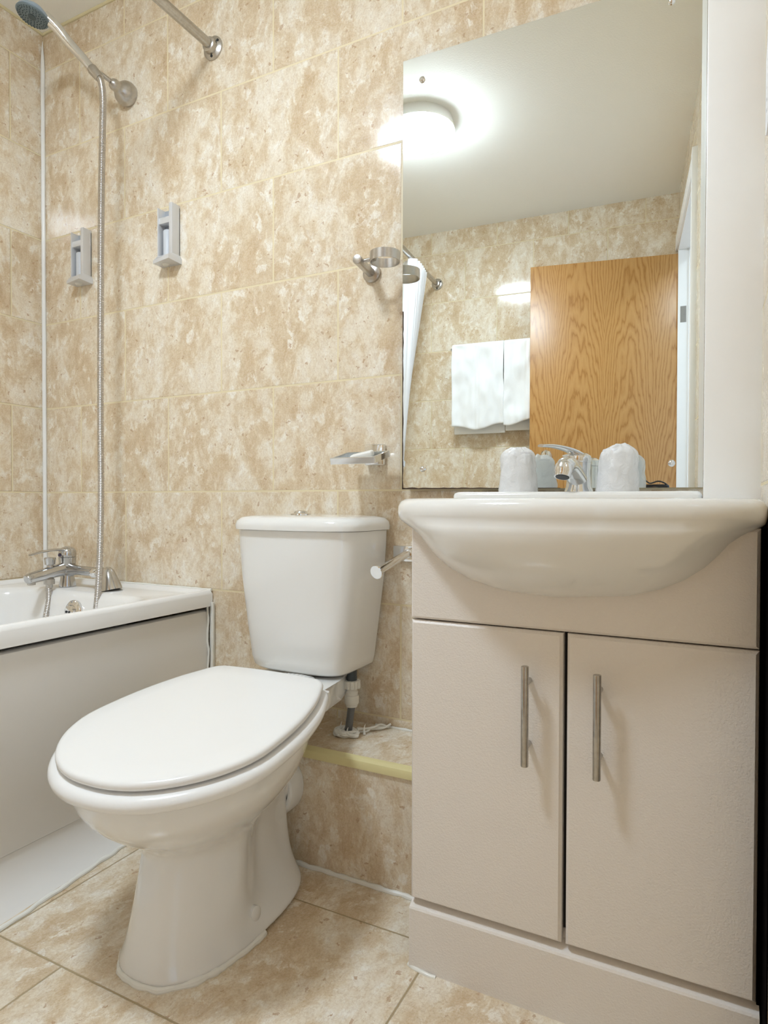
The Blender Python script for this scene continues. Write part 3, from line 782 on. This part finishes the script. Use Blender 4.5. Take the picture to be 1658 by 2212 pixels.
# ---------------------------------------------------------------- vanity
V = thing('vanity_cabinet', 'glossy white two door vanity unit under the basin', 'cabinet', (1.71, -0.18, 0))
VX0, VX1, VY = 1.458, 1.9595, -0.374
bm = new()
for xa_ in (VX0, VX1 - 0.016): box(bm, (xa_, -0.355, 0.112), (xa_ + 0.016, -0.0, 0.735), 0.001)
box(bm, (VX0 + .016, -0.352, 0.112), (VX1 - .016, -0.0, 0.128)); 
finish('carcass', bm, M_cab, V)
bm = box(new(), (VX0 + 0.016, -0.350, 0.128), (VX1 - 0.016, -0.345, 0.600)); finish('inner_back', bm, M_cabin, V)
def shaker(x0, x1, z0, z1, y0=VY, t=0.018, ch=0.0045, top_ch=None):
    """slab with chamfered front edges"""
    bm = new(); tc_ = top_ch or ch
    loft(bm, [[Vector((x0, y0 + t, z0)), Vector((x1, y0 + t, z0)), Vector((x1, y0 + t, z1)), Vector((x0, y0 + t, z1))],
              [Vector((x0, y0 + 0.006, z0)), Vector((x1, y0 + .006, z0)), Vector((x1, y0 + .006, z1)), Vector((x0, y0 + .006, z1))],
              [Vector((x0 + .0008, y0 + 0.004, z0 + .0008)), Vector((x1 - .0008, y0 + .004, z0 + .0008)), Vector((x1 - .0008, y0 + .004, z1 - .0008)), Vector((x0 + .0008, y0 + .004, z1 - .0008))],
              [Vector((x0 + ch, y0, z0 + ch)), Vector((x1 - ch, y0, z0 + ch)), Vector((x1 - ch, y0, z1 - tc_)), Vector((x0 + ch, y0, z1 - tc_))]])
    return bm
finish('top_fascia', shaker(VX0, VX1, 0.5835, 0.742), M_cab, V, smooth=20)
# sloped-top plinth
bm = new(); prism(bm, [(-0.335, 0.0), (-0.374, 0.0), (-0.374, 0.103), (-0.371, 0.106), (-0.350, 0.1135), (-0.335, 0.1135)], VX0, VX1 + 0.004, axis='x')
bm.free(); bm = new()
loft(bm, [[Vector((xx_, a, b)) for a, b in [(-0.335, 0.0), (-0.376, 0.0), (-0.376, 0.099), (-0.374, 0.102), (-0.352, 0.1125), (-0.335, 0.1125)]] for xx_ in (VX0, VX1 + 0.004)])
finish('plinth', bm, M_cab, V, smooth=20)
for x0_, x1_, hx_ in ((VX0 + 0.001, 1.7065, 1.657), (1.7125, VX1, 1.760)):
    d = finish('door', shaker(x0_, x1_, 0.1155, 0.5815), M_cab, V, smooth=20)
    bm = new(); cyl(bm, (hx_, VY - 0.026, 0.383), (hx_, VY - 0.026, 0.533), 0.0057, 24, 0.0012)
    for z in (0.410, 0.506): cyl(bm, (hx_, VY - 0.026, z), (hx_, VY + 0.001, z), 0.0045, 16)
    finish('handle', bm, M_worn, d)
finish('floor_sealant', bead([(VX0 - 0.003, -0.30, 0.001), (VX0 - 0.003, -0.374, 0.001), (VX0 + 0.03, -0.379, 0.001), (VX0 + .05, -0.378, 0.000)], 0.004, 0.006, 's', seed=31), M_sil, V)

# ---------------------------------------------------------------- basin
BA = thing('wash_basin', 'white ceramic semi recessed basin with bowed front on the vanity unit', 'basin', (1.70, -0.2, 0.74))
BX = 1.6985
bm = new()
def rim_outline(g, z, hw=0.269, n=40, yfr=-0.474):
    """plan of the rim: back at y=-0.001, straight sides, bowed front"""
    h = hw + g; pts = []
    pts.append(Vector((BX + h, -0.002, z))); 
    for i in range(1, 9): pts.append(Vector((BX + h, -0.002 - 0.34 * i / 9, z)))
    m = 48
    for i in range(m + 1):
        a = PI * i / m
        c_, s_ = math.cos(a), math.sin(a)
        x = math.copysign(abs(c_) ** (2 / (12.0 if c_ > 0 else 8.0)), c_) * h
        yb_ = yfr - g
        bow = -0.385 - g + (yb_ + 0.385 + g) * (math.cos(x / h * PI / 2) ** 0.75 if abs(x) < h else 0)
        y = -0.350 + (bow + 0.350) * abs(s_) ** (2 / 3.0)
        pts.append(Vector((BX + x, y, z)))
    for i in range(8, 0, -1): pts.append(Vector((BX - h, -0.002 - 0.34 * i / 9, z)))
    pts.append(Vector((BX - h, -0.002, z)))
    for i in range(1, 12): pts.append(Vector((BX - h + 2 * h * i / 12, -0.002, z)))
    return pts
ref = rim_outline(0, 0)
def bowl_ring(z, hw, yf, e=3.0, yb=-0.20):
    """ring with one point for every point of the rim outline (same angle)"""
    out = []
    for p in ref:
        dx, dy = (p.x - BX) / 0.269, (p.y - yb) / (0.474 + yb if p.y < yb else 0.198)
        L_ = (abs(dx) ** e + abs(dy) ** e) ** (1 / e)
        dx, dy = dx / L_, dy / L_
        out.append(Vector((BX + dx * hw, yb + (dy * (yb - yf) if dy < 0 else dy * min(0.19, 0.19)), z)))
    return out
def mixr(A, Bq, t, z): return [Vector((a.x * (1 - t) + b.x * t, a.y * (1 - t) + b.y * t, z)) for a, b in zip(A, Bq)]
R_ = []
b745 = bowl_ring(0.745, 0.250, -0.452)
# under-bowl from the bottom up
def yprof(z):
    t = (0.760 - z) / 0.140
    return -0.474 + 0.20 * (1 - max(0.0, 1 - t ** 2.2) ** (1 / 2.2))
for z_, hw_ in ((0.621, 0.03), (0.6235, 0.060), (0.628, 0.092), (0.635, 0.122), (0.644, 0.152), (0.656, 0.180), (0.670, 0.203), (0.688, 0.223), (0.706, 0.238), (0.721, 0.249)):
    R_.append(bowl_ring(z_, hw_, yprof(z_)))
R_.append(mixr(bowl_ring(0.732, 0.2565, yprof(0.732)), rim_outline(-0.002, 0), 0.22, 0.732))
R_.append(mixr(bowl_ring(0.7405, 0.262, yprof(0.7405)), rim_outline(-0.001, 0), 0.58, 0.7405))
R_.append(rim_outline(-0.002, 0.7475)); R_.append(rim_outline(0.0, 0.754)); R_.append(rim_outline(0.001, 0.760)); R_.append(rim_outline(0.0005, 0.769)); R_.append(rim_outline(-0.003, 0.7765)); R_.append(rim_outline(-0.009, 0.7808)); R_.append(rim_outline(-0.017, 0.782)); R_.append(rim_outline(-0.030, 0.7805))
# inner bowl
def inner(z, hw, yf, yb2, e=2.4):
    cy = (yf + yb2) / 2; out = []
    for p in ref:
        dx, dy = (p.x - BX) / 0.269, (p.y - cy) / 0.24
        L_ = (abs(dx) ** e + abs(dy) ** e) ** (1 / e)
        out.append(Vector((BX + dx / L_ * hw, cy + dy / L_ * (yb2 - yf) / 2, z)))
    return out
R_.append(inner(0.778, 0.215, -0.425, -0.165)); R_.append(inner(0.770, 0.207, -0.418, -0.172)); R_.append(inner(0.735, 0.185, -0.402, -0.185)); R_.append(inner(0.690, 0.140, -0.375, -0.205)); R_.append(inner(0.665, 0.07, -0.33, -0.24)); R_.append(inner(0.660, 0.02, -0.30, -0.27))
loft(bm, R_)
finish('bowl', bm, M_ceramic, BA, smooth=70)
# raised tap deck at the back
bm = new(); Rk = []
for z, g in ((0.760, 0.0), (0.788, 0.0), (0.7925, -0.0015), (0.7950, -0.005), (0.7955, -0.010)):
    Rk.append(rr(1.4575 - g, -0.185 - g, 1.887 + g, -0.004 + g * .2, 0.012, z, 48))
loft(bm, Rk); finish('tap_deck', bm, M_ceramic, BA, smooth=50)

# basin mixer tap
TP = thing('basin_mixer_tap', 'chrome single lever mixer tap at the back of the basin between wrapped cups', 'tap', (1.683, -0.085, 0.7955))
bm = new()
lathe(bm, (1.676, -0.085, 0.7955), (0, 0, 1), [(0, 0.027), (0.004, 0.0265), (0.010, 0.0235), (0.036, 0.021), (0.056, 0.0225), (0.058, 0.020)], 36)
tube(bm, smooth_path([(1.676, -0.085, 0.815), (1.674, -0.115, 0.829), (1.671, -0.150, 0.842), (1.669, -0.172, 0.843), (1.668, -0.180, 0.834)]), lambda s: (0.019 - 0.004 * s, 0.016 - 0.002 * s), 24)
lathe(bm, (1.6680, -0.180, 0.846), (-0.06, -0.35, -1), [(0, 0.010), (0.004, 0.0145), (0.012, 0.016), (0.018, 0.0155), (0.020, 0.0145), (0.027, 0.0145), (0.027, 0.012)], 30, True, True)
tb = finish('body', bm, M_chrome, TP)
dn = Vector((-0.06, -0.35, -1)).normalized()
bm = lathe(new(), Vector((1.6680, -0.180, 0.846)) + dn * 0.0265, dn, [(0, 0.0118), (0.0012, 0.0118), (0.0012, 0)], 24); finish('aerator', bm, M_dark, tb)
bm = new()
lathe(bm, (1.676, -0.085, 0.852), (0, 0, 1), [(0, 0.0225), (0.004, 0.0235), (0.012, 0.022), (0.017, 0.016), (0.019, 0.004)], 34)
tube(bm, smooth_path([(1.682, -0.080, 0.860), (1.670, -0.095, 0.870), (1.655, -0.113, 0.877), (1.637, -0.135, 0.881), (1.620, -0.156, 0.8805)]), lambda s: ((0.018 - 0.009 * s if s > .15 else 0.015 + s * .01), 0.006 - 0.0032 * s), 20)
finish('lever', bm, M_chrome, TP)

# wrapped cups
def cup(x, y, z, label, seed, lean=0.0):
    t = thing('plastic_cup', label, 'cup', (x, y, z), 'wrapped plastic cups on the basin ledge')
    bm = new(); prof = [(0, 0.0345), (0.003, 0.035), (0.006, 0.0335), (0.02, 0.0325)]
    for i in range(10): prof += [(0.026 + i * 0.003, 0.0322 - i * 0.0004 + (0.0007 if i % 2 else 0))]
    prof += [(0.066, 0.0275), (0.068, 0.0265), (0.074, 0.026), (0.076, 0.0245), (0.077, 0.001)]
    lathe(bm, (x, y, z), (0, 0, 1), prof, 40, False, True); finish('cup', bm, M_cup, t)
    bm = new(); N = 64; rings = []
    for i in range(26):
        u = i / 25; zz = u * 0.084
        r = 0.0368 - 0.0065 * u - 0.012 * sstep(0.80, 1.0, u) - 0.006 * sstep(0.93, 1, u)
        ring = []
        for j in range(N):
            a = 2 * PI * j / N
            nn = noise.noise(Vector((math.cos(a) * 2.2, math.sin(a) * 2.2, u * 4 + seed * 7.3)))
            n2_ = noise.noise(Vector((math.cos(a) * 6, math.sin(a) * 6, u * 5 + seed * 3.3)))
            rr3 = r + 0.0042 * nn * (0.3 + u) + 0.0016 * n2_
            ring.append(Vector((x + rr3 * math.cos(a) + lean * u * 0.02, y + rr3 * math.sin(a), z + zz + 0.006 * nn * sstep(0.7, 1, u))))
        rings.append(ring)
    vs = loft(bm, rings, False, False)
    top = bm.verts.new(Vector((x + lean * 0.02 + 0.002, y, z + 0.0855)))
    for j in range(N): bm.faces.new((vs[-1][j], vs[-1][(j + 1) % N], top))
    finish('film_wrap', bm, M_film, t, smooth=50)
cup(1.5705, -0.125, 0.7955, 'upturned plastic cup in clear film on the basin left of the tap', 1, -0.1)
cup(1.7505, -0.125, 0.7955, 'upturned plastic cup in clear film on the basin right of the tap', 2, 0.15)

# ---------------------------------------------------------------- wall accessories
# tumbler ring holder
H = thing('tumbler_holder', 'brushed steel ring tumbler holder on the tiled wall left of the mirror', 'holder', (1.186, 0, 1.313))
bm = lathe(new(), (1.186, 0, 1.313), (0, -1, 0), [(0, 0.0215), (0.003, 0.022), (0.008, 0.022), (0.010, 0.019), (0.012, 0.011), (0.014, 0.0105)], 34); finish('wall_rose', bm, M_steel, H)
bm = new(); cyl(bm, (1.186, -0.010, 1.313), (1.1985, -0.098, 1.3125), 0.0105, 28, 0.001); cyl(bm, (1.198, -0.078, 1.314), (1.235, -0.078, 1.314), 0.0045, 16); finish('post', bm, M_steel, H)
bm = new(); cxr, cyr = 1.262, -0.086
prof = [(1.299, 0.0335), (1.3195, 0.0335), (1.3195, 0.0318), (1.299, 0.0318)]
loft(bm, [circle((cxr, cyr, z), Vector((1, 0, 0)), Vector((0, 1, 0)), r, 56) for z, r in prof], closed=True); finish('ring', bm, M_steel, H)
# soap dish
H = thing('soap_dish_holder', 'square chrome soap dish frame on the tiled wall above the cistern', 'soap dish', (1.20, 0, 0.885))
bm = box(new(), (1.174, -0.017, 0.862), (1.223, 0.0, 0.911), 0.003); finish('wall_plate', bm, M_chrome, H)
bm = box(new(), (1.186, -0.044, 0.879), (1.212, -0.016, 0.893), 0.001); finish('arm', bm, M_chrome, H)
bm = new()
zf0, zf1 = 0.874, 0.8885
TL = Matrix.Translation((0, -0.042, 0.890)) @ Matrix.Rotation(0.25, 4, 'X') @ Matrix.Translation((0, 0.042, -0.886))
for lo, hi in (((1.140, -0.118, zf0), (1.252, -0.113, zf1)), ((1.140, -0.045, zf0), (1.252, -0.040, zf1)), ((1.140, -0.113, zf0), (1.145, -0.045, zf1)), ((1.247, -0.113, zf0), (1.252, -0.045, zf1))):
    box(bm, lo, hi, 0.0008, 1, TL)
finish('frame', bm, M_chrome, H)
bm = box(new(), (1.145, -0.113, 0.8745), (1.247, -0.045, 0.8775), 0, 2, TL); k = NT('frosted_glass'); k.b.inputs['Base Color'].default_value = lin(225, 230, 228); k.b.inputs['Roughness'].default_value = 0.3; k.b.inputs['Alpha'].default_value = 0.6
finish('glass_tray', bm, k.m, H)
bm = box(new(), (-0.026, -0.016, -0.007), (0.026, 0.016, 0.007), 0.005, 3, TL @ Matrix.Translation((1.200, -0.076, 0.8850)) @ Matrix.Rotation(-0.16, 4, 'Y') @ Matrix.Rotation(0.3, 4, 'Z'))
tag(finish('soap_bar', bm, M_soap), 'small white soap bar resting in the chrome soap dish', 'soap')
# toilet roll holder
H = thing('toilet_roll_holder', 'empty chrome toilet roll arm drooping from the wall beside the vanity', 'toilet roll holder', (1.275, 0, 0.655))
bm = box(new(), (1.247, -0.012, 0.640), (1.297, 0.0, 0.676), 0.002); finish('wall_plate', bm, M_chrome, H)
bm = new(); a_, b_ = Vector((1.288, -0.020, 0.660)), Vector((1.2695, -0.135, 0.6275)); cyl(bm, (1.288, 0.0, 0.660), (1.288, -0.024, 0.660), 0.011, 22); cyl(bm, a_, b_, 0.0085, 24); finish('arm', bm, M_chrome, H)
bm = new(); d_ = (b_ - a_).normalized(); lathe(bm, b_ - d_ * 0.002, d_, [(0, 0.0145), (0.001, 0.0155), (0.004, 0.0155), (0.005, 0.0145), (0.005, 0)], 34); finish('end_disc', bm, M_chrome, H)
# dispenser brackets
def bracket(x, label):
    t = thing('dispenser_bracket', label, 'dispenser bracket', (x, 0, 1.515), 'metal dispenser brackets above the bath')
    w, z0, z1, dp = 0.028, 1.452, 1.590, 0.030
    bm = new()
    box(bm, (x - w, -0.004, z0), (x + w, 0.0, z1), 0.001)
    finish('back_plate', bm, M_alu2, t)
    for s_ in (-1, 1):
        bm = new(); xo = x + s_ * w
        lo, hi = sorted((xo, xo - s_ * (0.004 if s_ < 0 else 0.012)))
        zt = z1 + (0.006 if s_ > 0 else 0.0)
        box(bm, (lo, -dp, z0), (hi, 0.0, zt), 0.0012)
        finish('side_rail', bm, M_alu, t)
    bm = box(new(), (x - w + .003, -dp + .003, z1 - 0.045), (x + w - .010, -0.004, z1 - 0.028), 0.001); finish('cross_bar', bm, M_alu, t)
    bm = lathe(new(), (x - 0.004, -0.013, z0 + 0.002), (0, 0, 1), [(0, 0.013), (0.072, 0.013), (0.075, 0.011)], 28); finish('inner_tube', bm, simple('tube_grey', lin(206, 209, 214), 0.4), t)
    bm = new()
    loft(bm, [[Vector((x - w - 0.010, 0.0, z0 - 0.016)), Vector((x - w - 0.010, -dp - 0.006, z0 - 0.016)), Vector((x + w + 0.002, -dp - 0.016, z0 - 0.014)), Vector((x + w + 0.006, 0.0, z0 - 0.018))],
              [Vector((x - w - 0.010, 0.0, z0 - 0.006)), Vector((x - w - 0.010, -dp - 0.006, z0 - 0.008)), Vector((x + w + 0.002, -dp - 0.016, z0 - 0.002)), Vector((x + w + 0.006, 0.0, z0 - 0.004))],
              [Vector((x - w, 0.0, z0 + 0.004)), Vector((x - w, -dp, z0 + 0.004)), Vector((x + w, -dp, z0 + 0.006)), Vector((x + w, 0.0, z0 + 0.006))]])
    finish('bottom_cap', bm, M_alu, t)
    bm = lathe(new(), (x - 0.006, -0.020, z0 - 0.012), (0, 0, -1), [(0, 0.011), (0.006, 0.010), (0.010, 0.006), (0.011, 0)], 22); finish('nozzle', bm, M_fit, t)
bracket(0.552, 'right hand silver dispenser bracket on the tiled wall, clear of the hose')
bracket(0.193, 'left hand silver dispenser bracket between the corner and shower hose')

# sign on the right wall
t = thing('wall_sign', 'white rounded notice on the right wall at the photo edge above the basin', 'sign', (wallx(-0.4), -0.4, 1.36))
bm = new(); ys = [(-0.300, 1.285), (-0.325, 1.275), (-0.50, 1.275), (-0.52, 1.293), (-0.52, 1.40), (-0.50, 1.418), (-0.345, 1.418), (-0.300, 1.385)]
loft(bm, [[Vector((wallx(y) - o_, y, z)) for y, z in ys] for o_ in (0.0, 0.005)]); finish('board', bm, M_paper, t, smooth=20)
for i, (y0_, y1_, z_) in enumerate([(-0.355, -0.49, 1.385), (-0.325, -0.49, 1.355), (-0.325, -0.46, 1.335), (-0.325, -0.49, 1.318), (-0.325, -0.44, 1.303)]):
    yy_ = y0_; bm = new()
    while yy_ > y1_:
        L_ = 0.004 + 0.006 * random.random()
        loft(bm, [[Vector((wallx(yq) - 0.0052 - o_, yq, z_)), Vector((wallx(yq) - 0.0052 - o_, yq, z_ + 0.004))] + [Vector((wallx(yq) - 0.0050, yq, z_ + 0.002))] for yq, o_ in ((yy_, 0), (yy_ - L_, 0))]); yy_ -= L_ + 0.003
    finish('printed_line', bm, M_ink, t, smooth=0)

# towels on a rail on the opposite wall
RL = thing('towel_rail', 'chrome towel rail on the opposite wall holding the white towels', 'rail', (1.05, YF, 1.60))
bm = cyl(new(), (0.80, YF + 0.065, 1.590), (1.36, YF + 0.065, 1.590), 0.008, 16); finish('bar', bm, M_chrome, RL)
for x in (0.83, 1.33):
    bm = cyl(new(), (x, YF, 1.590), (x, YF + 0.066, 1.590), 0.007, 14); finish('wall_post', bm, M_chrome, RL)
def towel(x0, x1, zf, zb, label, seed, wave):
    bm = new(); nu, nv = 46, 60; g = []
    yr = YF + 0.065
    for j in range(nv + 1):
        v = j / nv; row = []
        for i in range(nu + 1):
            u = i / nu; x = x0 + (x1 - x0) * u
            zbot = zf + wave * (0.6 * math.sin(u * 7 + seed) + 0.4 * sstep(0.4, 0.8, u))
            if v < 0.46: z = zbot + (1.600 - zbot) * (v / 0.46); y = yr + 0.030
            elif v < 0.54:
                a = (v - 0.46) / 0.08 * PI; z = 1.600 + 0.016 * math.sin(a); y = yr + 0.030 * math.cos(a)
            else: z = 1.600 - (1.600 - zb) * ((v - 0.54) / 0.46); y = yr - 0.030
            nn = noise.noise(Vector((u * 3.2, z * 7, seed))) + 0.5 * noise.noise(Vector((u * 8, z * 16, seed)))
            f = 0.017 * nn if v < 0.46 else 0.002 * nn
            bands = 0.0025 * (1 if 0.42 < u < 0.47 or 0.50 < u < 0.53 else 0) * (1 if v < 0.46 else 0)
            row.append(bm.verts.new((x + 0.003 * nn, y + f - bands, z)))
        g.append(row)
    for j in range(nv):
        for i in range(nu): bm.faces.new((g[j][i], g[j][i + 1], g[j + 1][i + 1], g[j + 1][i]))
    o = finish('towel', bm, M_towel, smooth=80); md = o.modifiers.new('t', 'SOLIDIFY'); md.thickness = 0.011; md.offset = -1
    sb_ = o.modifiers.new('s', 'SUBSURF'); sb_.levels = 1; sb_.render_levels = 1
    tag(o, label, 'towel', 'white towels on the opposite wall rail')
towel(0.812, 1.089, 1.166, 1.140, 'larger white towel on the rail farthest from the door, seen in the mirror', 1.0, 0.020)
towel(1.0895, 1.350, 1.184, 1.150, 'white towel hanging partly behind the open oak door, seen in the mirror', 4.0, 0.022)

# camera on a tripod seen low in the mirror
tp = thing('camera_tripod', 'small black camera with looped strap, just showing at the mirror bottom', 'camera', (1.80, -1.52, 0))
bm = new(); box(bm, (1.755, -1.555, 0.775), (1.862, -1.50, 0.852), 0.010, 3); lathe(bm, (1.805, -1.50, 0.812), (0, 1, 0), [(0, 0.030), (0.02, 0.030), (0.03, 0.027), (0.03, 0)], 30)
finish('camera_body', bm, simple('camera_black', (0.012, 0.012, 0.014, 1), 0.25), tp)
bm = new(); tube(bm, smooth_path([(1.762, -1.51, 0.852), (1.770, -1.505, 0.868), (1.79, -1.50, 0.856), (1.82, -1.50, 0.864), (1.845, -1.505, 0.856), (1.86, -1.51, 0.840)]), 0.0028, 8); finish('strap', bm, M_dark, tp)
for a in (0.4, 2.5, 4.6):
    bm = cyl(new(), (1.805, -1.53, 0.77), (1.805 + 0.16 * math.cos(a) * (0.5 if math.cos(a) > 0 else 1), -1.53 + 0.16 * math.sin(a), 0.0), 0.009, 12); finish('leg', bm, M_dark, tp)
bm = cyl(new(), (1.805, -1.53, 0.70), (1.805, -1.53, 0.776), 0.014, 16); finish('head', bm, M_dark, tp)
